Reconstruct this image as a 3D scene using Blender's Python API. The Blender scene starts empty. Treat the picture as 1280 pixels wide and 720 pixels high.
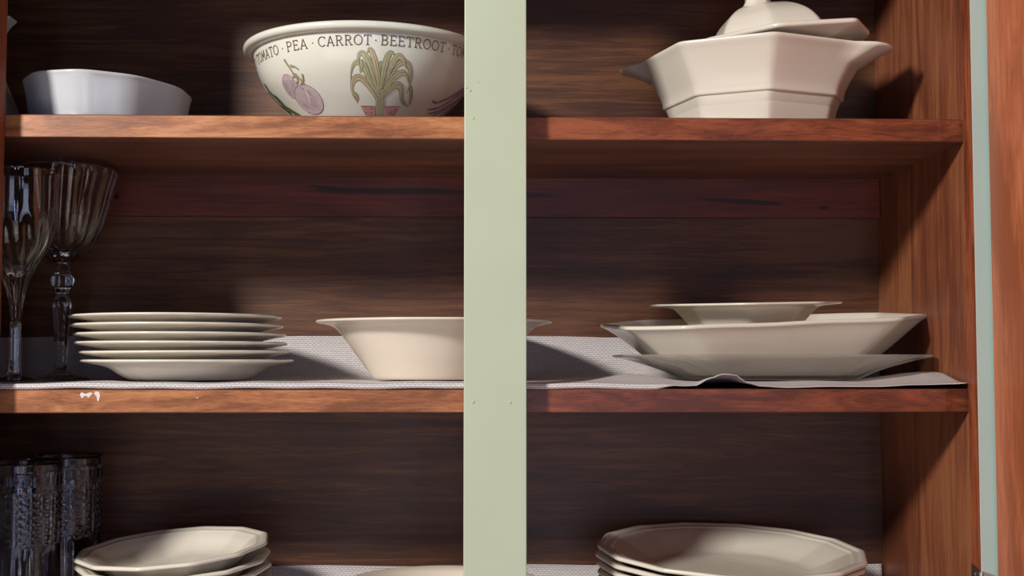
import bpy, bmesh, math, random
from mathutils import Vector, Matrix
random.seed(4)
sc = bpy.context.scene
C = bpy.context.collection

# ------------------------------------------------------------------ camera
EYE = 1.6
cd = bpy.data.cameras.new('camera'); cam = bpy.data.objects.new('camera', cd); C.objects.link(cam)
cd.sensor_width = 36; cd.lens = 45; cd.clip_start = .05
cam.location = (0, -1.067, EYE)
cam.rotation_euler = (math.radians(90 + 3.22), 0, math.radians(-1.6))
sc.camera = cam
# ------------------------------------------------------------------ world, lamps, exposure
w = bpy.data.worlds.new('world'); sc.world = w; w.use_nodes = True
bg = w.node_tree.nodes['Background']; bg.inputs[0].default_value = (.75, .74, .85, 1); bg.inputs[1].default_value = .02
def lamp(name, kind, loc, energy, col, target=None, **k):
    d = bpy.data.lights.new(name, kind); d.energy = energy; d.color = col
    for a, b in k.items(): setattr(d, a, b)
    o = bpy.data.objects.new(name, d); C.objects.link(o); o.location = loc
    if target: o.rotation_euler = (Vector(target) - Vector(loc)).to_track_quat('-Z', 'Y').to_euler()
    return o
lamp('ceiling_lamp', 'POINT', (-1.30, -1.5, EYE + .92), 186, (1, .93, .86), shadow_soft_size=.12)
lamp('window_light', 'AREA', (1.5, -2.2, 1.65), 5.0, (.62, .74, 1), target=(-.3, 0, 1.6), shape='RECTANGLE', size=.7, size_y=1.0)
lamp('kitchen_bounce', 'AREA', (-.4, -1.5, .95), 5, (1, .84, .78), target=(-.1, 0, 1.7), shape='RECTANGLE', size=1.8, size_y=.6)
lamp('far_window', 'AREA', (.05, -3.0, 1.45), 3.2, (.50, .64, 1), target=(-.35, 0, 1.55), shape='RECTANGLE', size=.16, size_y=.9)
lamp('far_window', 'AREA', (.55, -3.0, 1.45), 2.4, (.50, .64, 1), target=(-.35, 0, 1.55), shape='RECTANGLE', size=.12, size_y=.9)
sc.view_settings.view_transform = 'Standard'; sc.view_settings.look = 'None'
sc.view_settings.gamma = 1; sc.view_settings.use_curve_mapping = False
sc.view_settings.exposure = 0.0

# ------------------------------------------------------------------ helpers
def lin(r, g, b):
    f = lambda c: (c / 255) / 12.92 if c <= 10 else (((c / 255) + .055) / 1.055) ** 2.4
    return (f(r), f(g), f(b), 1)
def mat(name):
    m = bpy.data.materials.new(name); m.use_nodes = True
    return m, m.node_tree.nodes, m.node_tree.links, m.node_tree.nodes['Principled BSDF']
def plain(name, col, rough=.5, metal=0, **k):
    m, n, l, p = mat(name)
    p.inputs['Base Color'].default_value = col; p.inputs['Roughness'].default_value = rough
    p.inputs['Metallic'].default_value = metal
    for a, b in k.items(): p.inputs[a.replace('_', ' ')].default_value = b
    return m
def ramp(n, stops):
    r = n.new('ShaderNodeValToRGB'); e = r.color_ramp.elements
    while len(e) > 1: e.remove(e[-1])
    e[0].position, e[0].color = stops[0]
    for p, c in stops[1:]:
        x = e.new(p); x.color = c
    return r
def wood(name, axis, dark, mid, light, rough=.38, across=26, along=1.6, coat=.15, marks=()):
    m, n, l, p = mat(name)
    tc = n.new('ShaderNodeTexCoord')
    def mapped(a, b):
        mp = n.new('ShaderNodeMapping'); s = [b, b, b]; s['xyz'.index(axis)] = a
        mp.inputs['Scale'].default_value = s; l.new(tc.outputs['Object'], mp.inputs['Vector']); return mp
    def noise(mp, scale, det, rgh, dist):
        t = n.new('ShaderNodeTexNoise'); t.inputs['Scale'].default_value = scale; t.inputs['Detail'].default_value = det
        t.inputs['Roughness'].default_value = rgh; t.inputs['Distortion'].default_value = dist
        l.new(mp.outputs[0], t.inputs['Vector']); return t
    n1 = noise(mapped(along, across), 1.0, 7, .62, 1.1)          # broad figure
    n2 = noise(mapped(along * 7, across * 16), 1.0, 4, .7, .3)   # fine pores
    n3 = noise(mapped(3.5, 6), 1.0, 3, .5, .6)                   # blotchy stain
    def mix(a, b, f, op='ADD'):
        x = n.new('ShaderNodeMath'); x.operation = 'MULTIPLY_ADD'
        l.new(b, x.inputs[0]); x.inputs[1].default_value = f; l.new(a, x.inputs[2]); return x.outputs[0]
    v = mix(n1.outputs['Fac'], n2.outputs['Fac'], .55)
    v = mix(v, n3.outputs['Fac'], .75)
    r = ramp(n, [(0, dark), (.38, dark), (.52, mid), (.66, light), (1, light)])
    sub = n.new('ShaderNodeMath'); sub.operation = 'MULTIPLY_ADD'; sub.inputs[1].default_value = .9; sub.inputs[2].default_value = -.52
    l.new(v, sub.inputs[0]); l.new(sub.outputs[0], r.inputs[0])
    col = r.outputs[0]
    if marks:   # knots and dark scratches with a shape of their own: (x, z, half length, half height, slope)
        sx = n.new('ShaderNodeSeparateXYZ'); l.new(tc.outputs['Object'], sx.inputs[0])
        def M(op, a, b=None):
            x = n.new('ShaderNodeMath'); x.operation = op
            for i, q in enumerate((a, b)):
                if q is None: continue
                if isinstance(q, (int, float)): x.inputs[i].default_value = q
                else: l.new(q, x.inputs[i])
            return x.outputs[0]
        for (mx, mz, hx, hz, sl) in marks:
            dx = M('SUBTRACT', sx.outputs[0], mx)
            dz = M('ADD', M('SUBTRACT', sx.outputs[2], mz), M('MULTIPLY', dx, sl))
            dz = M('ADD', dz, M('MULTIPLY', M('SUBTRACT', n2.outputs['Fac'], .5), hz * .9))
            d = M('ADD', M('POWER', M('ABSOLUTE', M('DIVIDE', dx, hx)), 2.0), M('POWER', M('ABSOLUTE', M('DIVIDE', dz, hz)), 2.0))
            f = n.new('ShaderNodeMapRange'); f.inputs[1].default_value = .55; f.inputs[2].default_value = 1.15
            f.inputs[3].default_value = .82; f.inputs[4].default_value = 0; l.new(d, f.inputs[0])
            mx_ = n.new('ShaderNodeMix'); mx_.data_type = 'RGBA'; l.new(f.outputs[0], mx_.inputs[0])
            l.new(col, mx_.inputs[6]); mx_.inputs[7].default_value = (.012, .005, .004, 1); col = mx_.outputs[2]
    l.new(col, p.inputs['Base Color'])
    rr = n.new('ShaderNodeMapRange'); rr.inputs[3].default_value = rough - .08; rr.inputs[4].default_value = rough + .14
    l.new(n2.outputs['Fac'], rr.inputs[0]); l.new(rr.outputs[0], p.inputs['Roughness'])
    bp = n.new('ShaderNodeBump'); bp.inputs['Strength'].default_value = .25; bp.inputs['Distance'].default_value = .0006
    l.new(n2.outputs['Fac'], bp.inputs['Height']); l.new(bp.outputs[0], p.inputs['Normal'])
    p.inputs['Coat Weight'].default_value = coat; p.inputs['Coat Roughness'].default_value = .3
    return m
def link(name, me, m, parent=None, loc=(0, 0, 0), rot=(0, 0, 0), smooth=False):
    if smooth:
        me.polygons.foreach_set('use_smooth', [True] * len(me.polygons))
    o = bpy.data.objects.new(name, me); C.objects.link(o)
    for x in (m if isinstance(m, (list, tuple)) else [m]): me.materials.append(x)
    if parent: o.parent = parent
    o.location = loc; o.rotation_euler = rot
    return o
def box(name, x0, x1, y0, y1, z0, z1, m, parent=None, bev=.0, side=None, loc=(0, 0, 0), rot=(0, 0, 0)):
    bm = bmesh.new(); bmesh.ops.create_cube(bm, size=1)
    for v in bm.verts:
        v.co = Vector((x0 + (v.co.x + .5) * (x1 - x0), y0 + (v.co.y + .5) * (y1 - y0), z0 + (v.co.z + .5) * (z1 - z0)))
    if side is not None:      # faces whose normal points along `side` take the second material
        bm.normal_update()
        for f in bm.faces:
            if f.normal.dot(Vector(side)) > .9: f.material_index = 1
    if bev: bmesh.ops.bevel(bm, geom=bm.edges[:], offset=bev, segments=2, affect='EDGES', profile=.6)
    me = bpy.data.meshes.new(name); bm.to_mesh(me); bm.free()
    return link(name, me, m, parent, loc, rot)
def empty(name, loc=(0, 0, 0), rot=(0, 0, 0)):
    o = bpy.data.objects.new(name, None); C.objects.link(o); o.location = loc; o.rotation_euler = rot; o.empty_display_size = .03
    return o
def tag(o, label, cat, group=None):
    o['label'] = label; o['category'] = cat
    if group: o['group'] = group
    return o
def circle(n, lobes=0, amp=0): 
    return [((1 + amp * math.cos(lobes * 2 * math.pi * i / n)) * math.sin(2 * math.pi * i / n), -(1 + amp * math.cos(lobes * 2 * math.pi * i / n)) * math.cos(2 * math.pi * i / n)) for i in range(n)]
def rounded(poly, rnd=.25, seg=4, edge=3):
    """a polygon with softly rounded corners and extra points along its sides"""
    out = []; N = len(poly)
    for i in range(N):
        a, b, c = Vector(poly[i - 1]), Vector(poly[i]), Vector(poly[(i + 1) % N])
        p = b + (a - b) * rnd * .5; q = b + (c - b) * rnd * .5
        for k in range(seg + 1):
            t = k / seg; v = p * (1 - t) ** 2 + b * 2 * t * (1 - t) + q * t * t; out.append((v.x, v.y))
        nxt = c + (b - c) * rnd * .5
        for k in range(1, edge):
            v = q.lerp(nxt, k / edge); out.append((v.x, v.y))
    return out
def polygon(n, off=0.):
    return [(math.sin(2 * math.pi * (i + off) / n), -math.cos(2 * math.pi * (i + off) / n)) for i in range(n)]
def chaikin(p, it=2):
    for _ in range(it):
        q = [p[0]]
        for a, b in zip(p[:-1], p[1:]):
            q.append(tuple(x * .75 + y * .25 for x, y in zip(a, b))); q.append(tuple(x * .25 + y * .75 for x, y in zip(a, b)))
        q.append(p[-1]); p = q
    return p
def loft_mesh(name, rows):
    """rows of equal point counts; first and last row are closed with a fan"""
    n = len(rows[0]); V = [p for r in rows for p in r]; F = []
    for j in range(len(rows) - 1):
        for i in range(n):
            a = j * n + i; b = j * n + (i + 1) % n
            F.append((a, b, b + n, a + n))
    for j, fl in ((0, True), (len(rows) - 1, False)):
        r = rows[j]; c = tuple(sum(p[k] for p in r) / n for k in range(3)); V.append(c); ci = len(V) - 1
        for i in range(n):
            a = j * n + i; b = j * n + (i + 1) % n
            F.append((ci, b, a) if fl else (ci, a, b))
    me = bpy.data.meshes.new(name); me.from_pydata(V, [], F); me.update()
    return me
def dish_mesh(name, prof, outline, it=2, fn=None):
    """prof: (scale, height) from the centre of the foot over the rim back to the centre of the well"""
    rows = []
    for s, z in chaikin(prof, it):
        row = []
        for i, (u, v) in enumerate(outline):
            p = (u * s, v * s, z)
            row.append(fn(p, s, i) if fn else p)
        rows.append(row)
    return loft_mesh(name, rows)

# ------------------------------------------------------------------ materials
W_back = wood('back_plywood', 'x', lin(72, 41, 27), lin(90, 53, 33), lin(116, 75, 44), .45, 130, 7)
W_ledger = wood('ledger_wood', 'x', lin(84, 36, 26), lin(110, 50, 34), lin(130, 64, 44), .42, 22, 2,
                marks=[(-.150, 1.7740, .022, .0022, .12), (-.085, 1.7712, .090, .0035, .0), (.04, 1.768, .05, .0030, .03), (.27, 1.7620, .05, .003, .06), (.355, 1.756, .006, .002, 0)])
W_edge = wood('shelf_edge_wood', 'x', lin(128, 74, 40), lin(168, 104, 62), lin(196, 134, 88), .40, 70, 12)
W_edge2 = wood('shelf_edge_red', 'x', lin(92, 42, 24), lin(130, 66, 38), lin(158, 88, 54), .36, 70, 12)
W_shelf = wood('shelf_plywood', 'x', lin(90, 50, 38), lin(114, 68, 52), lin(130, 84, 64), .42, 20, 2)
W_side = wood('side_plywood', 'z', lin(112, 60, 40), lin(138, 80, 54), lin(162, 102, 68), .42, 42, 4)
W_frame = wood('frame_edge_wood', 'z', lin(110, 50, 30), lin(150, 76, 46), lin(178, 100, 62), .42, 60, 8)
W_door = wood('door_plywood', 'z', lin(158, 86, 54), lin(190, 108, 70), lin(208, 128, 88), .38, 14, 3)
def paint(name, c):
    m, n, l, p = mat(name)
    tc = n.new('ShaderNodeTexCoord'); t = n.new('ShaderNodeTexNoise'); t.inputs['Scale'].default_value = 260; t.inputs['Detail'].default_value = 3
    t2 = n.new('ShaderNodeTexNoise'); t2.inputs['Scale'].default_value = 14
    for x in (t, t2): l.new(tc.outputs['Object'], x.inputs['Vector'])
    hs = n.new('ShaderNodeHueSaturation'); hs.inputs['Color'].default_value = c
    mr = n.new('ShaderNodeMapRange'); mr.inputs[3].default_value = .94; mr.inputs[4].default_value = 1.05
    l.new(t2.outputs['Fac'], mr.inputs[0]); l.new(mr.outputs[0], hs.inputs['Value']); l.new(hs.outputs[0], p.inputs['Base Color'])
    b = n.new('ShaderNodeBump'); b.inputs['Strength'].default_value = .12; b.inputs['Distance'].default_value = .0004
    l.new(t.outputs['Fac'], b.inputs['Height']); l.new(b.outputs[0], p.inputs['Normal'])
    p.inputs['Roughness'].default_value = .45
    return m
P_green = paint('green_paint', lin(196, 208, 182))
P_door = paint('green_door_paint', lin(182, 204, 198))
def porcelain(name, c, rough=.22, mottled=0):
    m, n, l, p = mat(name)
    p.inputs['Base Color'].default_value = c; p.inputs['Roughness'].default_value = rough
    p.inputs['Coat Weight'].default_value = .3; p.inputs['Coat Roughness'].default_value = .1
    tc = n.new('ShaderNodeTexCoord'); t = n.new('ShaderNodeTexNoise'); t.inputs['Scale'].default_value = 90
    l.new(tc.outputs['Object'], t.inputs['Vector'])
    b = n.new('ShaderNodeBump'); b.inputs['Strength'].default_value = .05; b.inputs['Distance'].default_value = .0006
    l.new(t.outputs['Fac'], b.inputs['Height']); l.new(b.outputs[0], p.inputs['Normal'])
    return m
CREAM = porcelain('cream_ironstone', lin(238, 232, 218))
WARM = porcelain('warm_cream_ironstone', lin(242, 231, 214), .3)
WHITE = porcelain('white_china', lin(208, 212, 218))
BOWLW = porcelain('pale_bowl_glaze', lin(234, 236, 224), .18)
def glass(name, c, rough=.0, ior=1.5):
    return plain(name, c, rough, 0, Transmission_Weight=1.0, IOR=ior)
GL = glass('clear_glass', (.99, .99, 1, 1))
def thin_glass(name, base, tint, rough, lo, hi):
    m, n, l, p = mat(name)
    p.inputs['Base Color'].default_value = base; p.inputs['Roughness'].default_value = rough
    tr = n.new('ShaderNodeBsdfTransparent'); tr.inputs[0].default_value = tint
    lw = n.new('ShaderNodeLayerWeight'); lw.inputs[0].default_value = .35
    mr = n.new('ShaderNodeMapRange'); mr.inputs[3].default_value = lo; mr.inputs[4].default_value = hi
    l.new(lw.outputs['Fresnel'], mr.inputs[0]); mx = n.new('ShaderNodeMixShader'); l.new(mr.outputs[0], mx.inputs[0])
    l.new(tr.outputs[0], mx.inputs[1]); l.new(p.outputs[0], mx.inputs[2])
    l.new(mx.outputs[0], n['Material Output'].inputs[0])
    return m
GLP = thin_glass('pressed_glass', lin(232, 228, 220), (.96, .96, .95, 1), .05, .10, .75)
GLD = glass('smoky_tumbler_glass', (.78, .77, .90, 1), .01)
CHROME = plain('hinge_metal', lin(200, 200, 205), .28, 1)
DARK = plain('dark_hole', lin(14, 8, 8), .8)
CHIP = plain('bare_chip', lin(226, 220, 214), .6)
def liner_mat():
    m, n, l, p = mat('woven_liner')
    tc = n.new('ShaderNodeTexCoord')
    # woven dashes: rows of short slanted stitches laid on u (length) and v (distance over the sheet)
    uv = n.new('ShaderNodeUVMap'); uv.uv_map = 'sheet'
    br = n.new('ShaderNodeTexBrick'); br.inputs['Scale'].default_value = 1
    br.inputs['Brick Width'].default_value = .0042; br.inputs['Row Height'].default_value = .0020; br.inputs['Mortar Size'].default_value = .00032
    br.inputs['Mortar Smooth'].default_value = .8; br.offset = .5
    br.inputs['Color1'].default_value = (.95, .95, .95, 1); br.inputs['Color2'].default_value = (.8, .8, .8, 1); br.inputs['Mortar'].default_value = (.25, .25, .25, 1)
    mp = n.new('ShaderNodeMapping'); mp.inputs['Rotation'].default_value = (0, 0, .0)
    l.new(uv.outputs[0], mp.inputs[0]); l.new(mp.outputs[0], br.inputs['Vector'])
    r = ramp(n, [(.0, lin(140, 132, 140)), (.5, lin(206, 200, 202)), (1, lin(242, 238, 238))])
    l.new(br.outputs['Color'], r.inputs[0]); l.new(r.outputs[0], p.inputs['Base Color'])
    b = n.new('ShaderNodeBump'); b.inputs['Strength'].default_value = .8; b.inputs['Distance'].default_value = .0007
    l.new(br.outputs['Color'], b.inputs['Height']); l.new(b.outputs[0], p.inputs['Normal'])
    p.inputs['Roughness'].default_value = .6
    return m
LINER = liner_mat()
WALL = paint('wall_paint', lin(205, 205, 190))

# ------------------------------------------------------------------ room behind
wb = box('wall_back', -1.6, 1.6, .262, .32, 0, 2.6, WALL); wb['kind'] = 'structure'
fl = box('floor', -1.6, 1.6, -3.0, .262, -.05, 0, wood('floor_boards', 'x', lin(90, 60, 40), lin(130, 92, 62), lin(150, 110, 76))); fl['kind'] = 'structure'

# ------------------------------------------------------------------ cabinet
S1, S2, S3, S0 = 1.8045, 1.5758, 1.3470, 2.0330      # tops of the shelves
TH = .0195; BACK = .240; XL, XR = -.60, .4145
cab = tag(empty('kitchen_cabinet', (-.09, .12, 1.3275)), 'open kitchen wall cabinet with dark stained inside, brown shelves and pale green painted frame', 'cabinet')
def cpart(name, x0, x1, y0, y1, z0, z1, m, **k):      # part in world metres under the cabinet
    return box(name, x0, x1, y0, y1, z0, z1, m, cab, loc=(.09, -.12, -1.3275), **k)
cpart('back_panel', XL, .436, BACK, .262, 1.3275, 2.06, W_back)
cpart('side_panel', XR, .4345, -.0015, BACK, 1.3275, 2.06, W_side)
cpart('side_panel', XL - .02, XL, -.0015, BACK, 1.3275, 2.06, W_side)
def shelf(top, y0=0.0):
    bm = bmesh.new()
    x0, x1 = XL + .0005, XR - .0005
    pts = [(x0, BACK - .0005), (x0, y0), (.0155, y0), (x1 - .020, y0), (x1 - .014, y0 + .0012), (x1, y0 + .0022), (x1, BACK - .0005)]
    nx = 60
    lo = [bm.verts.new((x, y, top - TH)) for x, y in pts]; hi = [bm.verts.new((x, y, top)) for x, y in pts]
    bm.faces.new(lo); bm.faces.new(hi[::-1])
    for i in range(len(pts)):
        j = (i + 1) % len(pts); f = bm.faces.new((lo[i], hi[i], hi[j], lo[j]))
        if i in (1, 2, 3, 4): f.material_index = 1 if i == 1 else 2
    bmesh.ops.recalc_face_normals(bm, faces=bm.faces[:])
    eds = [e for e in bm.edges if all(v.co.y < y0 + .003 for v in e.verts) and abs(e.verts[0].co.z - e.verts[1].co.z) < 1e-6]
    bmesh.ops.bevel(bm, geom=eds, offset=.0008, segments=1, affect='EDGES')
    me = bpy.data.meshes.new('shelf'); bm.to_mesh(me); bm.free()
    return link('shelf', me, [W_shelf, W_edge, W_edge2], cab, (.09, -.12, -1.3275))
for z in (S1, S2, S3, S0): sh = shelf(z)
# ledger strips under the upper shelves, with the dark drilled hole
cpart('ledger_strip', -.598, XR - .001, BACK - .012, BACK, 1.7455, S1 - TH, W_ledger)
def disc(name, x, y, z, r, h, m, parent, axis='y', n=14):
    bm = bmesh.new(); bmesh.ops.create_cone(bm, segments=n, radius1=r, radius2=r * .8, depth=h, cap_ends=True)
    me = bpy.data.meshes.new(name); bm.to_mesh(me); bm.free()
    o = link(name, me, m, parent, (x + .09, y - .12, z - 1.3275), (math.pi / 2, 0, 0)); return o
disc('screw_hole', -.3630, BACK - .0124, 1.7645, .0026, .0008, DARK, cab)
# face frame
def frame_bar(name, x0, x1, z0, z1, bev=.0009, inner=None):
    return cpart(name, x0, x1, -.0220, -.0015, z0, z1, [P_door if inner[0] < 0 else P_green, W_frame] if inner else P_green, bev=bev, side=inner)
frame_bar('center_stile', -.0101, .0410, 1.30, 2.08)
frame_bar('right_stile', .4125, .470, 1.30, 2.08, .0005, (-1, 0, 0))
frame_bar('left_stile', -.62, -.3915, 1.30, 2.08, .0005, (1, 0, 0))
for a, b in ((-.3915, -.0101), (.041, .4125)):
    frame_bar('top_rail', a + .0002, b - .0002, 2.022, 2.08)
    frame_bar('bottom_rail', a + .0002, b - .0002, 1.30, 1.343)
for x, z, r in ((-.0025, 1.566, .0013), (.0275, 1.5655, .0012), (-.003, 1.799, .0011), (-.0055, 1.822, .0012), (-.0085, 1.824, .0010), (.001, 1.829, .0007)):
    bm = bmesh.new(); bmesh.ops.create_icosphere(bm, subdivisions=2, radius=r)
    for v in bm.verts: v.co.y *= .3
    me = bpy.data.meshes.new('paint_blister'); bm.to_mesh(me); bm.free()
    link('paint_blister', me, P_green, cab, (x + .09, -.0222 - .12, z - 1.3275), smooth=True)
# bare chips on the edge of the middle shelf
def chip(pts, z):
    V = [(x, -.0004, zz) for x, zz in pts] + [(x, .0002, zz) for x, zz in pts]; n = len(pts)
    F = [tuple(range(n)), tuple(range(2 * n - 1, n - 1, -1))] + [(i, i + n, (i + 1) % n + n, (i + 1) % n) for i in range(n)]
    me = bpy.data.meshes.new('edge_chip'); me.from_pydata(V, [], F); me.update()
    o = link('edge_chip', me, CHIP, cab, (.09, -.12, -1.3275)); o['label'] = 'bare white chip in the shelf edge'
chip([(-.3250, 1.5735), (-.3215, 1.5722), (-.3180, 1.5735), (-.3155, 1.5725), (-.3178, 1.5700), (-.3190, 1.5690), (-.3215, 1.5708), (-.3245, 1.5685), (-.3262, 1.5715)], 0)
chip([(-.3135, 1.5742), (-.3105, 1.5738), (-.3095, 1.5710), (-.3108, 1.5655), (-.3120, 1.5672), (-.3124, 1.5700), (-.3145, 1.5722)], 0)
chip([(-.2305, 1.5694), (-.2296, 1.5694), (-.2296, 1.5685), (-.2305, 1.5685)], 0)
# open door on the right
th = math.radians(95)
door = empty('cabinet_door', (.4240 + .09, -.0250 - .12, 1.305 - 1.3275), (0, 0, math.radians(5))); door.parent = cab
door.name = 'door'
dp = box('door_panel', .0, .0185, -.400, -.0005, 0, .770, [P_door, W_door], door, bev=.0015, side=(-1, 0, 0))
# door hinge: leaf on the frame's inner edge, knuckle, wrapping leaf
bm = bmesh.new()
def add_box(bm, x0, x1, y0, y1, z0, z1, cut=None):
    r = bmesh.ops.create_cube(bm, size=1)
    for v in r['verts']:
        v.co = Vector((x0 + (v.co.x + .5) * (x1 - x0), y0 + (v.co.y + .5) * (y1 - y0), z0 + (v.co.z + .5) * (z1 - z0)))
    return r['verts']
vs = add_box(bm, .4112, .4124, -.0222, -.0035, 1.383, 1.4315)
for v in vs:
    if v.co.y > -.01 and v.co.z > 1.4: v.co.z -= .000
    if v.co.y < -.02 and v.co.z > 1.4: v.co.z -= .0035
vs = add_box(bm, .4125, .4236, -.0245, -.0225, 1.383, 1.4278)
for v in vs:
    if v.co.x > .42 and v.co.z > 1.4: v.co.z -= .0035
bmesh.ops.bevel(bm, geom=bm.edges[:], offset=.0004, segments=2, affect='EDGES')
r = bmesh.ops.create_cone(bm, segments=14, radius1=.0019, radius2=.0019, depth=.046, cap_ends=True)
for v in r['verts']: v.co += Vector((.4114, -.0238, 1.4045))
me = bpy.data.meshes.new('hinge'); bm.to_mesh(me); bm.free()
hg = link('hinge', me, CHROME, cab, (.09, -.12, -1.3275)); hg['label'] = 'silver metal hinge'
for zz in (1.4235,):
    bm = bmesh.new(); bmesh.ops.create_uvsphere(bm, u_segments=14, v_segments=8, radius=.0028)
    for v in bm.verts: v.co.x *= .35; v.co += Vector((.4110, -.0105, zz))
    add_box(bm, .4096, .4102, -.0112, -.0098, zz - .002, zz + .002)
    me = bpy.data.meshes.new('hinge_screw'); bm.to_mesh(me); bm.free()
    s = link('hinge_screw', me, plain('screw_metal', lin(120, 112, 105), .4, 1), hg)

# ------------------------------------------------------------------ shelf liners (woven mats turned up against the back)
def interp(x, pts):
    if x <= pts[0][0]: return pts[0][1]
    for (a, b), (c, d) in zip(pts[:-1], pts[1:]):
        if x <= c:
            t = (x - a) / (c - a); t = t * t * (3 - 2 * t); return b + (d - b) * t
    return pts[-1][1]
def liner(name, S, lift, edge, x0, x1, up, hump=lambda x, y: 0):
    nx = 260
    ys = [0.0015, .0002, -.0012, -.0008, .001, .004, .008, .014, .022, .032, .045, .06, .08, .11, .15, .19, .222, .229, .2325]
    V = []; UV = []
    cols = []
    for i in range(nx + 1):
        x = x0 + (x1 - x0) * i / nx; col = []
        e = edge(x); k = .0003 * math.sin(x * 90) + .0003 * math.sin(x * 41 + 2)
        def h(y):
            f = max(0, 1 - y / .05) ; f = f * f * (3 - 2 * f)
            return S + lift + k + (e - lift) * f + hump(x, y)
        thick = lift - .0006 if x < .150 else max(.0012, (lift - .0006) * (1 - (x - .150) / .02))
        path = []
        for y in (.20, .10, .05, .02, .006): path.append((y, h(y) - thick))            # underside
        t0 = h(0); path += [(-.0004, t0 - thick + .0003), (-.0016, t0 - thick * .6), (-.0014, t0 - thick * .25), (0, t0)]
        for y in (.004, .010, .017, .025, .035, .05, .075, .11, .15, .19, .220): path.append((y, h(y)))
        zb = S + lift + k
        path += [(.2285, zb + .0015), (.2325, zb + .006), (.2345, zb + .014), (.2362, S + up + .0008 * math.sin(x * 30)), (.2376, S + up + .0008 * math.sin(x * 30)), (.2385, zb + .010), (.236, zb - .001), (.22, zb - thick)]
        d = 0; 
        for j, (y, z) in enumerate(path):
            if j: d += math.dist(path[j], path[j - 1])
            col.append(((x, y, z), (x, d)))
        cols.append(col)
    n = len(cols[0])
    for c in cols:
        for p, u in c: V.append(p); UV.append(u)
    F = []
    for i in range(nx):
        for j in range(n - 1):
            a = i * n + j; F.append((a, a + 1, a + n + 1, a + n))
        F.append((i * n + n - 1, i * n, (i + 1) * n, (i + 1) * n + n - 1))
    F.append(tuple(range(n))[::-1]); F.append(tuple(range(nx * n, nx * n + n)))
    me = bpy.data.meshes.new(name); me.from_pydata(V, [], F); me.update()
    uvl = me.uv_layers.new(name='sheet')
    for lp in me.loops: uvl.data[lp.index].uv = UV[lp.vertex_index]
    bm = bmesh.new(); bm.from_mesh(me); bmesh.ops.recalc_face_normals(bm, faces=bm.faces[:]); bm.to_mesh(me); bm.free()
    return link(name, me, LINER, None, smooth=True)
E2 = [(-.5, .0052), (.10, .0052), (.155, .0036), (.172, .0030), (.182, .0036), (.196, .0100), (.206, .0132), (.215, .0124), (.228, .0055), (.238, .0030), (.262, .0020), (.30, .0020), (.335, .0028), (.37, .0040), (.40, .0052), (.42, .0060)]
def hump(x, y):      # the mat lies wavy on the right half of the middle shelf
    f = min(1, max(0, y - .004) / .06); f = f * f * (3 - 2 * f) * max(0, 1 - max(0, y - .09) / .12)
    return f * (.0062 * math.exp(-((x - .135) / .032) ** 2) + .0085 * max(0, min(1, (x - .335) / .06)) ** 1.5)
tag(liner('shelf_liner', S2, .0055, lambda x: interp(x, E2), -.56, .4122, .0478, hump),
    'white woven shelf liner on the middle shelf, its front edge curled up at right', 'shelf liner')
tag(liner('shelf_liner', S3, .0052, lambda x: .0052, -.56, .4122, .0465),
    'white woven shelf liner on the lowest shelf, under the bottom stacks', 'shelf liner')
L2 = S2 + .0060; L3 = S3 + .0058

# ------------------------------------------------------------------ top shelf: octagonal dish at left
octa = [(.42, -1), (1, -.40), (1, .40), (.42, 1), (-.42, 1), (-1, .40), (-1, -.40), (-.42, -1)]
def scaled(poly, sx, sy): return [(x * sx, y * sy) for x, y in poly]
dprof = [(0.0, .001), (.60, .001), (.84, .0), (.90, .002), (.925, .012), (.965, .030), (.985, .0380), (1.0, .0405), (.995, .0425), (.965, .0425), (.935, .038), (.90, .020), (.82, .008), (.6, .006), (0.0, .006)]
o = link('baking_dish', dish_mesh('baking_dish', dprof, rounded(scaled(polygon(10, .5), .0705, .092), .6, 6, 4)), WHITE, None, (-.3365, .106, S1 + .0002), (0, 0, math.radians(-14)), True)
tag(o, 'small white faceted baking dish with low sides at the left of the top shelf', 'dish')

# ------------------------------------------------------------------ top shelf: pitcher half hidden by the left frame
pit = tag(empty('pitcher', (-.4750, .105, S1 + .0002)), 'white faceted pitcher on the top shelf, mostly hidden behind the left frame edge', 'pitcher')
pp = [(0, .001), (.036, .001), (.040, .0), (.046, .004), (.058, .017), (.0575, .021), (.046, .045), (.040, .060), (.036, .080), (.037, .100), (.040, .108), (.0385, .108), (.034, .09), (.036, .06), (.050, .022), (.03, .005), (0, .005)]
def spout(p, s, i):
    x, y, z = p; k = max(0, (z - .070) / .038) ** 1.6 * max(0, x / .04) ** 3 if z > .07 else 0
    return (x + k * .018, y * (1 - .3 * min(1, k)), z)
link('body', dish_mesh('pitcher_body', pp, rounded(polygon(8, .5), .3, 4, 3), 2, spout), WHITE, pit, smooth=True)
def tube(name, pts, rad, m, parent=None, n=10, loc=(0, 0, 0), flat=1.0):
    rows = []
    P = [Vector(p) for p in pts]
    for i, p in enumerate(P):
        d = (P[min(i + 1, len(P) - 1)] - P[max(i - 1, 0)]).normalized()
        s = d.cross(Vector((0, 1, 0))).normalized(); t = d.cross(s).normalized()
        r = rad[i] if isinstance(rad, (list, tuple)) else rad
        rows.append([tuple(p + s * r * math.cos(2 * math.pi * k / n) + t * r * flat * math.sin(2 * math.pi * k / n)) for k in range(n)])
    return link(name, loft_mesh(name, rows), m, parent, loc, smooth=True)
tube('handle', chaikin([(-.036, 0, .095), (-.060, 0, .100), (-.078, 0, .085), (-.076, 0, .055), (-.052, 0, .028)], 2), .0045, WHITE, pit)

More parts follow.
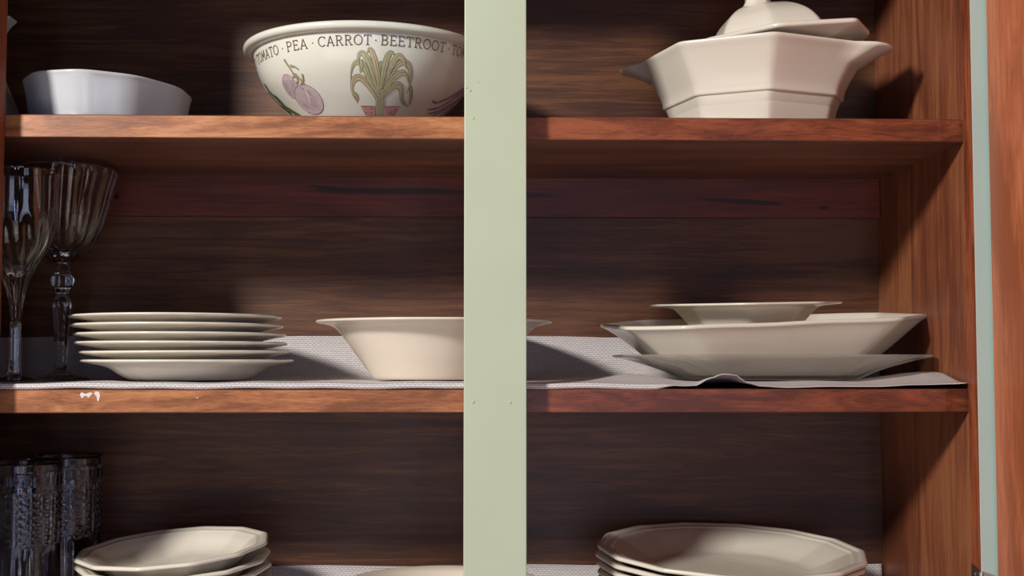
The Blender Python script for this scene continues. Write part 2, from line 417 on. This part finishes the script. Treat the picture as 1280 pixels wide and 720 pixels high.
# ------------------------------------------------------------------ top shelf: bowl with vegetable print
BP = [(.046, 0), (.060, .011), (.0715, .0225), (.081, .032), (.0925, .045), (.0995, .0585), (.1035, .074), (.104, .0765)]
bowl = tag(empty('vegetable_bowl', (-.1035, .1215, S1 + .0002)), 'large cream mixing bowl printed with vegetables and their names around the rim', 'bowl')
inner = [(r - .004, z + .003) for r, z in BP[::-1]]
bprof = [(0, .001), (.03, .001), (.043, 0)] + BP + [(.1075, .0762), (.1118, .0775), (.1132, .0805), (.1122, .0835), (.108, .0848), (.103, .0835)] + inner[1:] + [(.03, .004), (0, .004)]
link('body', dish_mesh('vegetable_bowl_body', bprof, circle(128), 1), BOWLW, bowl, smooth=True)
BS = chaikin(BP, 1)   # the same smoothing as the body's, for prints that follow the glaze
def bowl_r(h):
    if h <= BS[0][1]: return BS[0][0]
    for (a, b), (c, d) in zip(BS[:-1], BS[1:]):
        if h <= d: return a + (c - a) * (h - b) / max(1e-9, d - b)
    return BS[-1][0]
def on_bowl(th_, h, off): 
    r = bowl_r(h) + off
    return (r * math.sin(th_), -r * math.cos(th_), h - off * .5)
RM = .1        # a nominal radius that turns angle into length for drawing
class Print:
    def __init__(s): s.V = []; s.F = []; s.M = []
    def quad(s, a, b, c, d, off, mi):
        k = len(s.V)
        for q in (a, b, c, d): s.V.append(on_bowl(q[0] / RM, q[1], off))
        s.F.append((k, k + 1, k + 2, k + 3)); s.M.append(mi)
    def stroke(s, pts, w0, mi=0, off=.0003, step=.0016, taper=None):
        """ribbon along pts = [(angle, height)], w0 = width in metres"""
        P = [Vector((a * RM, h)) for a, h in pts]
        Q = [P[0]]
        for a, b in zip(P[:-1], P[1:]):
            m_ = max(1, int((b - a).length / step))
            for i in range(1, m_ + 1): Q.append(a.lerp(b, i / m_))
        n_ = len(Q); L = []
        for i, q in enumerate(Q):
            d = (Q[min(i + 1, n_ - 1)] - Q[max(i - 1, 0)])
            d = d.normalized() if d.length > 0 else Vector((1, 0))
            nn = Vector((-d.y, d.x)); t = i / max(1, n_ - 1)
            ww = w0 * (taper(t) if taper else 1) / 2
            L.append((q + nn * ww, q - nn * ww))
        for (a, b), (c, d) in zip(L[:-1], L[1:]): s.quad(a, b, d, c, off, mi)
    def blob(s, pts, mi=0, off=.0003, rings=5):
        P = [Vector((a * RM, h)) for a, h in pts]; c = sum(P, Vector((0, 0))) / len(P); n_ = len(P)
        for k in range(rings):
            for i in range(n_):
                j = (i + 1) % n_; f0 = k / rings; f1 = (k + 1) / rings
                s.quad(c.lerp(P[i], f0), c.lerp(P[i], f1), c.lerp(P[j], f1), c.lerp(P[j], f0), off, mi)
    def build(s, name, mats, label):
        me = bpy.data.meshes.new(name); me.from_pydata(s.V, [], s.F); me.update()
        for p, mi in zip(me.polygons, s.M): p.material_index = mi
        bm = bmesh.new(); bm.from_mesh(me)
        bmesh.ops.dissolve_degenerate(bm, dist=1e-7, edges=bm.edges[:])
        bm.normal_update()
        for f in bm.faces:
            c = f.calc_center_median()
            if f.normal.dot(Vector((c.x, c.y, 0))) < 0: f.normal_flip()
        bm.to_mesh(me); bm.free()
        o_ = link(name, me, mats, bowl, smooth=False); o_['label'] = label; return o_
ink = lambda nm, r, g, b: plain(nm, lin(r, g, b), .25)
INK = ink('print_brown', 100, 74, 64)
# hand-drawn slab letters on a unit box (w, 1); strokes as point lists
def arc(cx, cy, rx, ry, a0, a1, n=12): return [(cx + rx * math.cos(math.radians(a0 + (a1 - a0) * i / n)), cy + ry * math.sin(math.radians(a0 + (a1 - a0) * i / n))) for i in range(n + 1)]
G = {
 'T': (.80, [[(.4, 0), (.4, 1)], [(.03, .97), (.77, .97)], [(.05, .97), (.02, .80)], [(.75, .97), (.78, .80)], [(.25, .02), (.55, .02)]]),
 'O': (.92, [arc(.46, .5, .42, .48, 0, 360, 20)]),
 'M': (1.0, [[(.14, 0), (.18, .97)], [(.18, .97), (.5, .25)], [(.5, .25), (.82, .97)], [(.82, .97), (.88, 0)], [(.02, .02), (.26, .02)], [(.76, .02), (1., .02)], [(.06, .97), (.2, .97)], [(.8, .97), (.94, .97)]]),
 'A': (.88, [[(.1, 0), (.44, 1)], [(.44, 1), (.78, 0)], [(.2, .33), (.68, .33)], [(0, .02), (.22, .02)], [(.66, .02), (.88, .02)]]),
 'P': (.72, [[(.14, 0), (.14, .98)], [(.02, .97), (.4, .97)], arc(.38, .73, .28, .24, 90, -90, 9), [(.38, .49), (.14, .49)], [(.02, .02), (.3, .02)]]),
 'E': (.72, [[(.14, 0), (.14, .98)], [(.02, .97), (.62, .97)], [(.14, .52), (.50, .52)], [(.02, .02), (.66, .02)], [(.62, .97), (.62, .80)], [(.66, .02), (.68, .22)], [(.5, .6), (.5, .44)]]),
 'C': (.82, [arc(.46, .5, .42, .48, 42, 318, 16), [(.78, .98), (.78, .76)]]),
 'R': (.84, [[(.14, 0), (.14, .98)], [(.02, .97), (.4, .97)], arc(.38, .74, .26, .23, 90, -90, 9), [(.38, .51), (.14, .51)], [(.38, .51), (.70, .02)], [(.02, .02), (.28, .02)], [(.60, .02), (.84, .02)]]),
 'B': (.76, [[(.14, 0), (.14, .98)], [(.02, .97), (.4, .97)], arc(.38, .745, .24, .225, 90, -90, 9), [(.14, .52), (.38, .52)], arc(.38, .27, .30, .25, 90, -90, 9), [(.02, .02), (.38, .02)]]),
}
pr = Print()
HH = .0082
def word(t, a0, a1):
    tot = sum(G[c][0] for c in t) + .14 * (len(t) - 1); u = (a1 - a0) / tot; x = a0
    for c in t:
        wd, st = G[c]
        for s_ in st:
            pts = [(x + px_ * u, .0648 + .0022 * (x + .2) + py_ * HH) for px_, py_ in s_]
            pr.stroke(pts, .00078, 0, .0003, .0018)
        x += (wd + .14) * u
word('TOMATO', -1.205, -.765); word('PEA', -.655, -.432); word('CARROT', -.328, .130); word('BEETROOT', .210, .830); word('TOMATO', .915, 1.36); word('CARROT', -1.78, -1.30)
for a in (-.708, -.379, .166, .872, -1.255):
    pr.blob([(a + .006 * math.cos(t * .7), .0648 + .0022 * (a + .2) + .0037 + .0006 * math.sin(t * .7)) for t in range(9)], 0, .0003, 1)
pr.build('lettering', [INK], 'brown lettering with the names of vegetables below the rim')
leek = [[[.2213,.0245],[.121,.0338],[.0199,.0411],[-.0529,.0374],[-.0694,.0279],[-.0162,.0206]],[[.233,.0272],[.1117,.0386],[.0693,.0494],[.0116,.0524],[-.0397,.0487],[-.0714,.0369]],[[.2283,.0293],[.1638,.0398],[.1038,.0539],[.0449,.0603],[.01,.0548],[.0379,.0437]],[[.2319,.0315],[.1913,.0441],[.1543,.0552],[.1183,.0641],[.0907,.0581]],[[.2454,.0326],[.2475,.0433],[.2611,.0546],[.2967,.0617],[.3348,.0579]],[[.2524,.0294],[.3128,.0426],[.3766,.0525],[.4568,.0541],[.5184,.0469],[.555,.0367],[.5527,.0295]],[[.2605,.0263],[.3367,.0389],[.4053,.0451],[.4696,.0457],[.5436,.0366]],[[.2574,.0241],[.3409,.0325],[.4201,.037],[.4799,.0328],[.5223,.0244],[.6568,.0202]],[[.555,.0367],[.6276,.0285],[.6641,.0212]],[[.2962,.0436],[.3294,.0528],[.3658,.0589],[.422,.0558],[.4649,.0476]],[[.2344,.0304],[.2193,.0389],[.1943,.0486],[.2235,.0533]],[[-.0542,.0289],[-.0093,.0257],[-.024,.0215]],[[.044,.0538],[.0495,.0482],[.0281,.0432]]]
pr = Print()
leafT = lambda t: .75 + .5 * math.sin(math.pi * min(1, t * 1.1)) - .75 * max(0, t - .6) / .4
for i, lf in enumerate(leek):
    p_ = chaikin([tuple(q) for q in lf], 2); off = .00022 + .00006 * (i % 5); wd = .0033 if len(lf) > 3 else .0020
    pr.stroke(p_, wd + .0009, 1, off, taper=leafT)
    pr.stroke(p_, wd, 0 if i % 3 else 2, off + .00003, taper=leafT)
    pr.stroke([(a + .004, h + .0004) for a, h in p_[1:-2]], .0005, 1, off + .00005)
tk = [(.2435, .0265), (.2600, .0198), (.2700, .0125), (.272, .010)]
pr.stroke(tk, .0092, 1, .00052); pr.stroke(tk, .0082, 0, .00056)
for d in (-.02, .004, .022): pr.stroke([(a + d, h) for a, h in tk], .0004, 1, .0006)
pr.build('printed_leek', [ink('leek_green', 186, 188, 152), ink('leek_line', 138, 130, 104), ink('leek_tan', 200, 188, 150)], 'printed green leek with drooping leaves')
pr = Print()
for pot in ([[.0222,.0188],[.2063,.0189],[.2138,.0121],[.0803,.0119]], [[.3259,.019],[.5328,.02],[.5075,.0130],[.3474,.0122]]):
    (a, b), (c, d), (e, f), (g, h) = pot
    pts = [(a + (c - a) * i / 5, b) for i in range(6)] + [(e + (g - e) * i / 5, f) for i in range(6)]
    pr.blob(pts, 0, .00030, 4)
    for _ in range(14):
        x = a + (c - a) * random.uniform(.15, .85); y = random.uniform(h + .001, b - .001); pr.stroke([(x, y), (x + .012, y + .0008)], .0006, 1, .00036)
    pr.stroke([(a, b), (c, d)], .0007, 1, .00038)
pr.build('printed_flowerpot', [ink('pot_pink', 206, 160, 156), ink('pot_line', 176, 112, 112)], 'printed pink pot under the leek')
pr = Print()
egs = [[-.8182,.0287],[-.8607,.0289],[-.8942,.0301],[-.9122,.0323],[-.9159,.0351],[-.9056,.0383],[-.8802,.0413],[-.8483,.0439],[-.8156,.0458],[-.7839,.0468],[-.7504,.0467],[-.7176,.0453],[-.6982,.0432],[-.6888,.0404],[-.6918,.0373],[-.7059,.0342],[-.7327,.0315],[-.7725,.0296]]
egb = [[-.5719,.0156],[-.6497,.0147],[-.7304,.0153],[-.7998,.0173],[-.8462,.0204],[-.8586,.0241],[-.8437,.0281],[-.8041,.0317],[-.754,.0347],[-.6958,.0367],[-.637,.0375],[-.58,.0369],[-.5296,.0351],[-.4886,.0323],[-.4639,.0287],[-.4579,.0248],[-.4735,.0211],[-.5118,.0178]]
for e_, off, c_ in ((egs, .00024, (-.80, .0378)), (egb, .00034, (-.66, .026))):
    pr.blob(e_, 0, off, 5); pr.stroke([tuple(q) for q in e_] + [tuple(e_[0])], .00055, 1, off + .00004)
    (cx_, ch_), U, Vv = ((-.80, .0378), (-.020, -.0086), (.105, .0020)) if e_ is egs else ((-.66, .0262), (.155, -.0085), (.085, .0085))
    for k in range(46):       # fine strokes along the length of the fruit
        q = random.uniform(-.88, .88); L_ = math.sqrt(1 - q * q) * .9; a0 = random.uniform(-1, .4); a1 = min(1, a0 + random.uniform(.3, .9))
        P = [(cx_ + U[0] * t_ * L_ + Vv[0] * q, ch_ + U[1] * t_ * L_ + Vv[1] * q) for t_ in (a0, (a0 + a1) / 2, a1)]
        pr.stroke(P, .00026, 1, off + .00006)
pr.stroke([(-.6181, .0357), (-.6111, .0312), (-.6292, .0269), (-.6619, .0222)], .0024, 2, .00043, taper=lambda t: math.sin(math.pi * (t * .9 + .08)))
pr.build('printed_eggplant', [ink('eggplant_mauve', 206, 188, 192), ink('eggplant_line', 156, 128, 142), ink('eggplant_light', 222, 214, 208)], 'pair of printed mauve eggplants')
pr = Print()
for l_ in ([[-.7147,.0585],[-.6848,.0523],[-.6582,.0461]],[[-.663,.0526],[-.6151,.0512],[-.5787,.0487]],[[-.6726,.0468],[-.6457,.0442],[-.6915,.0436]],[[-.6431,.0459],[-.608,.0411],[-.5791,.0367]],[[-.5562,.045],[-.5723,.0408],[-.637,.037]],[[-.6419,.0437],[-.6437,.0404],[-.6836,.0385]]):
    pr.stroke(l_, .0020, 1, .0005, taper=lambda t: 1.1 - .5 * t); pr.stroke(l_, .0011, 0, .00054, taper=lambda t: 1.1 - .6 * t)
pr.build('printed_stalk', [ink('stalk_green', 180, 172, 134), ink('stalk_line', 130, 118, 88)], 'printed green eggplant stalk')
pr = Print()
for i, l_ in enumerate([[[.9588,.0284],[1.0477,.0277],[1.1821,.0326],[1.3012,.0395],[1.4285,.0478]],[[.985,.0215],[1.1489,.0245],[1.2518,.0300],[1.3595,.0384],[1.5,.0475]],[[1.06,.019],[1.2134,.0224],[1.4355,.0343],[1.5428,.0451]],[[1.15,.0165],[1.4,.0277],[1.62,.0415]],[[1.28,.0155],[1.5,.026],[1.7,.0375]],[[1.42,.014],[1.6,.024],[1.8,.033]]]):
    pr.stroke(l_, .0040, 1, .0003 + i * .00004, taper=lambda t: .35 + .7 * t); pr.stroke(l_, .0029, 0, .00034 + i * .00004, taper=lambda t: .2 + .8 * t)
pr.build('printed_beetroot', [ink('beet_mauve', 186, 158, 172), ink('beet_line', 134, 100, 118)], 'printed purple beetroot stalks')
pr = Print()
for l_ in ([(-1.30, .0475), (-1.33, .041), (-1.28, .034), (-1.30, .028), (-1.22, .022)], [(-1.25, .036), (-1.22, .030), (-1.24, .026), (-1.13, .0205), (-1.02, .0150)], [(-1.42, .042), (-1.4, .03), (-1.3, .022), (-1.25, .016)], [(-1.16, .021), (-1.1, .016), (-1.0, .0115), (-.92, .0095)]):
    pr.stroke(l_, .0052, 1, .0003); pr.stroke(l_, .0040, 0, .00036)
pr.build('printed_leaf', [ink('leaf_green', 112, 112, 78), ink('leaf_line', 74, 70, 50)], 'printed dark green leaves')

# ------------------------------------------------------------------ top shelf: tureen
tur = tag(empty('tureen', (.2585, .1180, S1 + .0002), (0, 0, math.radians(-26))), 'cream octagonal lidded tureen with pointed end handles on the top shelf', 'tureen')
toct = [(.043, -.090), (.105, -.022), (.105, .022), (.043, .090), (-.043, .090), (-.105, .022), (-.105, -.022), (-.043, -.090)]
tout = rounded(toct, .14, 4, 6)
tp = [(0, .002), (.55, .002), (.665, 0), (.680, .001), (.732, .0285), (.738, .0315), (.742, .0322), (.775, .0332), (.784, .0345), (.786, .0375), (.80, .043), (.865, .056), (.955, .071), (1.0, .0765), (1.0, .0788), (.985, .0795), (.955, .078), (.90, .072), (.83, .058), (.72, .020), (.60, .008), (0, .007)]
def handles(p, s, i):
    x, y, z = p
    u0, v0 = tout[i]
    if s > .80:
        k = min(1, max(0, (z - .050) / .0265)); k = k ** 2.2
        g = max(0, (abs(u0) - .094) / .011); g = min(1, g) * max(0, 1 - (abs(v0) / .026) ** 2) ** .6
        outer = 1 if s > .9 else 0
        x += math.copysign(1, u0) * .0245 * k * g * outer
        z -= .0015 * k * g * outer
    return (x, y, z)
link('body', dish_mesh('tureen_body', tp, tout, 2, handles), CREAM, tur, smooth=True)
lid = empty('lid', (.0078, .0034, .0812)); lid.parent = tur
# the lid sits a little askew: its right side rides up on the rim
lid.rotation_euler = (0, 0, math.radians(26))
LR = Matrix.Rotation(math.radians(-4.0), 4, 'Y')
lout = rounded([(-.004, -.090), (.066, -.088), (.093, -.036), (.093, .030), (.058, .078), (-.026, .082), (-.066, .040), (-.062, -.046)], .16, 4, 5)
lp = [(0, -.006), (.70, -.006), (.84, -.002), (.97, .000), (1.0, .0015), (1.0, .0045), (.975, .0058), (.80, .0060), (.68, .0070), (.655, .0100), (.63, .0160), (.54, .0270), (.42, .0350), (.30, .0400), (.16, .0430), (0, .0440)]
me = dish_mesh('lid_cover', lp, lout, 2); me.transform(LR)
link('cover', me, CREAM, lid, loc=(.001, .0, .0040), smooth=True)
kp = [(0, .040), (.018, .040), (.014, .045), (.011, .050), (.013, .056), (.020, .060), (.022, .065), (.018, .070), (.008, .074), (0, .075)]
me = dish_mesh('lid_knob', kp, rounded(polygon(8, .5), .3, 3, 2), 2); me.transform(LR)
link('knob', me, CREAM, lid, loc=(.001, .0, .0040), smooth=True)

# ------------------------------------------------------------------ middle shelf: goblets
def lathe(name, outer, inner, m, parent, outline, it=2, fn=None):
    prof = [(0, outer[0][1])] + outer + inner + [(0, inner[-1][1])]
    return link(name, dish_mesh(name, prof, outline, it, fn), m, parent, smooth=True)
ga = tag(empty('wine_glass', (-.3925, .036, L2)), 'clear cut crystal wine glass with plain stem, nearest the left frame edge', 'glass')
def petals(n, z0, z1, amp):
    def f(p, s, i):
        x, y, z = p
        if s <= 0 or not (z0 < z < z1): return p
        a = math.atan2(x, -y); t = (z - z0) / (z1 - z0)
        k = 1 - amp * (1 - abs(math.cos(n * a / 2 + (z - z0) * 18))) * math.sin(math.pi * t) ** .5
        return (x * k, y * k, z)
    return f
lathe('bowl', [(.004, .052), (.0050, .058), (.0072, .074), (.0145, .094), (.0275, .114), (.0322, .135), (.0328, .158), (.0322, .1800), (.0318, .1803)],
      [(.0312, .1800), (.0316, .158), (.0308, .136), (.0255, .116), (.0125, .098), (.002, .090)], GL, ga, circle(96), 2, petals(12, .06, .140, .09))
lathe('stem', [(.0062, .0045), (.0050, .012), (.0046, .025), (.0046, .040), (.0048, .0515)], [(.001, .0515)], GL, ga, rounded(polygon(6), .2, 3, 1), 1)
lathe('foot', [(.026, 0), (.0285, .0006), (.0285, .0014), (.018, .0026), (.0085, .0040), (.0064, .0044)], [(.001, .0044)], GL, ga, circle(48), 1)
gb = tag(empty('wine_glass', (-.3860, .136, L2)), 'flared fluted crystal goblet with a knobbed stem, right behind the plain stemmed glass', 'glass')
def flute(n, amp):
    def f(p, s, i):
        x, y, z = p; a = math.atan2(x, -y)
        k = 1 + amp * abs(math.cos(n * a / 2 - (z - .15) * 8)) - amp * .5
        if z > .193: k = 1 + (k - 1) * max(0, (.1975 - z) / .0045)
        return (x * k, y * k, z)
    return f
lathe('bowl', [(.0058, .1080), (.010, .1095), (.0180, .1160), (.0275, .1260), (.0335, .140), (.0378, .158), (.0420, .178), (.0470, .1965), (.0467, .1972)],
      [(.0458, .1965), (.0405, .178), (.0362, .158), (.0318, .142), (.0255, .130), (.015, .121), (.004, .117)], GL, gb, circle(120), 2, flute(14, .09))
lathe('knop', [(.0060, .0800), (.0065, .0840), (.0115, .0895), (.0115, .0945), (.0065, .0995), (.0060, .1077)], [(.001, .1077)], GL, gb, rounded(polygon(8), .15, 3, 1), 1)
lathe('stem', [(.0055, .0085), (.0060, .020), (.0084, .064), (.0093, .0700), (.0072, .0760), (.0058, .0797)], [(.001, .0797)], GL, gb, rounded(polygon(8), .15, 3, 1), 1)
lathe('foot', [(.024, 0), (.0265, .0006), (.0265, .0016), (.014, .0032), (.0068, .0080)], [(.001, .0082)], GL, gb, circle(48), 1)

# ------------------------------------------------------------------ middle shelf: stack of six soup plates
sp = [(0, .0015), (.046, .0015), (.0500, 0), (.0530, .0004), (.0620, .0055), (.0700, .0112), (.080, .0138), (.0925, .0158), (.0945, .0168), (.0943, .0182), (.0925, .0186), (.080, .0166), (.0690, .0140), (.0600, .0075), (.050, .0036), (0, .0034)]
pm = dish_mesh('soup_plate', sp, rounded(polygon(20, .3), .5, 4, 2), 2)
names6 = ['lowest soup plate of the six stacked on the middle shelf, resting on the liner', 'second soup plate from the bottom of the middle shelf stack', 'third soup plate from the bottom of the middle shelf stack', 'fourth soup plate from the bottom of the middle shelf stack', 'fifth soup plate from the bottom, just under the top one on the middle shelf', 'topmost soup plate of the middle shelf stack, flat rim uppermost']
base = link('soup_plate', pm, CREAM, None, smooth=True)
for k in range(6):
    o = base if k == 0 else base.copy()
    if k: C.objects.link(o)
    sh_ = [0, -.0015, -.0055, -.0065, -.0092, -.0105][k]
    o.location = (-.2600 + sh_, .1000 + [0, .001, -.001, .0008, 0, -.001][k], L2 + .0002 + k * .0078)
    o.rotation_euler = (0, math.radians([0, -.25, .15, .1, .2, .25][k]), k * .37)
    tag(o, names6[k], 'plate', 'soup plates stacked on the middle shelf')

# ------------------------------------------------------------------ middle shelf: serving bowl behind the stile
sb = [(0, .002), (.048, .002), (.0525, 0), (.0560, .0010), (.0600, .006), (.0790, .0320), (.0880, .0440), (.0930, .0485), (.100, .0505), (.1075, .0515), (.1092, .0525), (.1090, .0540), (.107, .0546), (.098, .0536), (.0905, .0510), (.0850, .0440), (.0750, .030), (.056, .006), (.045, .005), (0, .005)]
o = link('serving_bowl', dish_mesh('serving_bowl', sb, circle(96)), WARM, None, (-.0385, .1220, L2 + .0002), smooth=True)
tag(o, 'deep cream serving bowl with flat flared rim behind the green centre stile', 'bowl')

# ------------------------------------------------------------------ middle shelf right: glass platter, oval baker, lugged bowl
def glassfn(p, s, i):
    x, y, z = p
    a = math.atan2(y, x)
    if s > .55: z += .0011 * math.sin(a * 30 + s * 9) * math.sin(math.pi * min(1, (s - .55) / .40))
    return (x, y, z)
gp = [(0, .001), (.50, .001), (.54, 0), (.57, .0008), (.70, .0105), (.86, .0170), (.98, .0200), (1.0, .0208), (1.0, .0222), (.985, .0228), (.86, .0195), (.70, .0135), (.57, .0045), (.5, .0035), (0, .0035)]
o = link('glass_platter', dish_mesh('glass_platter', gp, rounded(scaled([(.62, -1), (1, -.55), (1, .55), (.62, 1), (-.62, 1), (-1, .55), (-1, -.55), (-.62, -1)], .1400, .090), .35, 5, 8), 2, glassfn), GLP, None, (.2700, .110, L2 + .0004), (0, 0, math.radians(3)), True)
tag(o, 'clear pressed glass platter lying on the liner under the cream baker', 'platter')
ov = [(.100, -.088), (.149, -.046), (.149, .046), (.100, .088), (-.090, .088), (-.141, .046), (-.141, -.046), (-.098, -.090)]
vp = [(0, .001), (.60, .001), (.70, 0), (.725, .0012), (.74, .003), (.86, .018), (.955, .0290), (.985, .0315), (1.0, .0325), (1.003, .0345), (.99, .0358), (.97, .0352), (.935, .0300), (.84, .0170), (.72, .0060), (.60, .005), (0, .005)]
def rimfn(p, s, i):
    x, y, z = p; k = max(0, (s - .72) / .28) * min(1, z / .03)
    return (x, y, z + k * (.024 * x + .0004 * math.sin(x * 60) + .010 * y))
o = link('baking_dish', dish_mesh('oval_baker', vp, rounded(ov, .16, 4, 8), 2, rimfn), CREAM, None, (.2640, .1280, L2 + .0210), (math.radians(2.5), math.radians(-1.1), math.radians(9)), True)
tag(o, 'long cream octagonal baking dish lying on the glass platter at right', 'dish')
lb = [(0, .0015), (.030, .0015), (.0340, 0), (.0370, .001), (.0500, .014), (.0640, .0300), (.0690, .0338), (.080, .0350), (.0890, .0356), (.0905, .0366), (.0900, .0378), (.088, .0382), (.078, .0374), (.0670, .0362), (.0610, .0300), (.0470, .014), (.034, .004), (0, .004)]
o = link('lugged_bowl', dish_mesh('lugged_bowl', lb, rounded(polygon(8, .5), .25, 4, 4)), CREAM, None, (.2510, .1200, L2 + .0335), (math.radians(2.0), math.radians(-1.6), math.radians(14)), True)
def ear(p, s, i): return p
tag(o, 'small cream bowl with wide octagonal rim set inside the long baking dish', 'bowl')

# ------------------------------------------------------------------ lowest shelf: tumblers
def tumbler_mesh():
    n = 216; H = .157; R = .0335; rows = []
    zs = [0, .0008] + [.004 + i * (H - .006) / 150 for i in range(151)] + [H]
    def bumps(a, z):
        r = R
        if z < .004: return R - .003 + min(1, z / .004) * .0015
        if z < .086:                           # long upright petals
            t = (z - .004) / .082; r -= .0012; r += .0013 * abs(math.cos(9 * a)) ** .5 * math.sin(math.pi * min(1, .15 + t * .85)) ** .4
        elif z < .131:                         # columns of little beads between ridges
            c = abs(math.cos(9 * a)); bead = max(0, math.cos((z - .086) * 2 * math.pi / .0063)) ** .7
            r += -.0010 + .0020 * bead * c ** 5 + .0009 * abs(math.sin(9 * a)) ** 12
        elif z < .1335: r += .0004
        elif z < .1375: r += .0002
        elif z < .1465: r += .0007 * max(0, math.cos(27 * a)) - .0002
        elif z < .148: r += .0005
        else: r += .0006 * (z - .148) / .01
        return r
    rows.append([(0.0001 * math.sin(2 * math.pi * i / n), -.0001 * math.cos(2 * math.pi * i / n), .0012) for i in range(n)])
    for z in zs:
        rows.append([(bumps(2 * math.pi * i / n, z) * math.sin(2 * math.pi * i / n), -bumps(2 * math.pi * i / n, z) * math.cos(2 * math.pi * i / n), z) for i in range(n)])
    for rr, z in ((R - .0012, H), (R - .0022, H - .002), (R - .0030, .12), (R - .0042, .02), (R - .008, .010), (.002, .009)):
        rows.append([(rr * math.sin(2 * math.pi * i / n), -rr * math.cos(2 * math.pi * i / n), z) for i in range(n)])
    return loft_mesh('tumbler', rows)
tm = tumbler_mesh()
o = link('tumbler', tm, GLD, None, (-.4015, .086, L3 + .0002), smooth=True)
tag(o, 'smoky beaded glass tumbler cut by the left edge of the photo, the nearer one', 'tumbler', 'beaded tumblers on the lowest shelf')
o2 = o.copy(); C.objects.link(o2); o2.location = (-.3880, .1620, L3 + .0002)
tag(o2, 'smoky beaded glass tumbler behind the nearer one, beside the left bowl stack', 'tumbler', 'beaded tumblers on the lowest shelf')

# ------------------------------------------------------------------ lowest shelf left: stack of faceted bowls
fb = [(0, .0015), (.043, .0015), (.0470, 0), (.0500, .0006), (.0610, .0085), (.0685, .0165), (.0750, .0188), (.0815, .0196), (.0850, .0208), (.0852, .0226), (.0838, .0240), (.0805, .0238), (.0780, .0222), (.0745, .0220), (.0735, .0212), (.0670, .0175), (.0600, .0110), (.047, .0038), (0, .0034)]
fm = dish_mesh('faceted_bowl', fb, rounded(polygon(12, .5), .22, 4, 3), 1)
N = 7
fbase = link('faceted_bowl', fm, CREAM, None, smooth=True)
words = ['lowest', 'second', 'third', 'fourth', 'fifth']
for k in range(N):
    o = fbase if k == 0 else fbase.copy()
    if k: C.objects.link(o)
    t = (k / (N - 1)) ** 1.0
    o.location = (-.2660 + .0020 * math.sin(k * 2.4) - (.003 if k == N - 1 else 0), .0900 + .0012 * math.cos(k * 3.1), L3 + .0003 + k * .0098)
    o.rotation_euler = (math.radians(3.4 * t), math.radians(-4.0 * t), math.radians(8 + 11 * (k % 3)))
    lab = {N - 1: 'topmost faceted cream bowl of the tilted stack at bottom left', N - 2: 'second faceted cream bowl from the top of the bottom left stack', N - 3: 'third faceted cream bowl from the top of the bottom left stack'}.get(k, (words[k] if k < 5 else '') + ' faceted cream bowl from the liner up in the bottom left stack')
    tag(o, lab, 'bowl', 'faceted bowls stacked at the bottom left')

# ------------------------------------------------------------------ lowest shelf middle: shallow bowl behind the stile
mb = [(0, .0015), (.044, .0015), (.0480, 0), (.0520, .001), (.0720, .0280), (.0780, .0380), (.0860, .0410), (.0905, .0425), (.0910, .0442), (.0890, .0452), (.0830, .0440), (.0770, .0410), (.0700, .028), (.05, .006), (0, .004)]
o = link('shallow_bowl', dish_mesh('shallow_bowl', mb, circle(80)), WARM, None, (-.0300, .1210, L3 + .0002), smooth=True)
tag(o, 'round cream bowl on the lowest shelf, only its rim showing behind the centre stile', 'bowl')

# ------------------------------------------------------------------ lowest shelf right: stack of oval faceted platters
po = rounded(scaled(polygon(14, .5), .1235, .1120), .18, 4, 3)
pf = [(0, .0015), (.52, .0015), (.57, 0), (.60, .0006), (.74, .0100), (.86, .0175), (.95, .0190), (.99, .0200), (1.003, .0212), (1.0, .0232), (.985, .0240), (.955, .0236), (.945, .0222), (.90, .0220), (.890, .0205), (.86, .0195), (.74, .0125), (.60, .0036), (.52, .0032), (0, .0032)]
fm2 = dish_mesh('faceted_platter', pf, po, 1)
N2 = 8
pbase = link('faceted_platter', fm2, CREAM, None, smooth=True)
words2 = ['lowest', 'second', 'third', 'fourth', 'fifth', 'sixth']
for k in range(N2):
    o = pbase if k == 0 else pbase.copy()
    if k: C.objects.link(o)
    t = k / (N2 - 1)
    o.location = (.2330 + .0010 * math.sin(k * 1.9), .1145 + .0006 * math.cos(k * 2.1), L3 + .0003 + k * .0074)
    o.rotation_euler = (math.radians(4.6 * t), math.radians(1.6 * t), 0)
    lab = {N2 - 1: 'topmost oval faceted platter of the stack at bottom right', N2 - 2: 'oval faceted platter directly under the topmost one at bottom right'}.get(k, (words2[k] if k < 6 else '') + ' oval faceted platter from the liner up in the bottom right stack')
    tag(o, lab, 'platter', 'oval platters stacked at the bottom right')
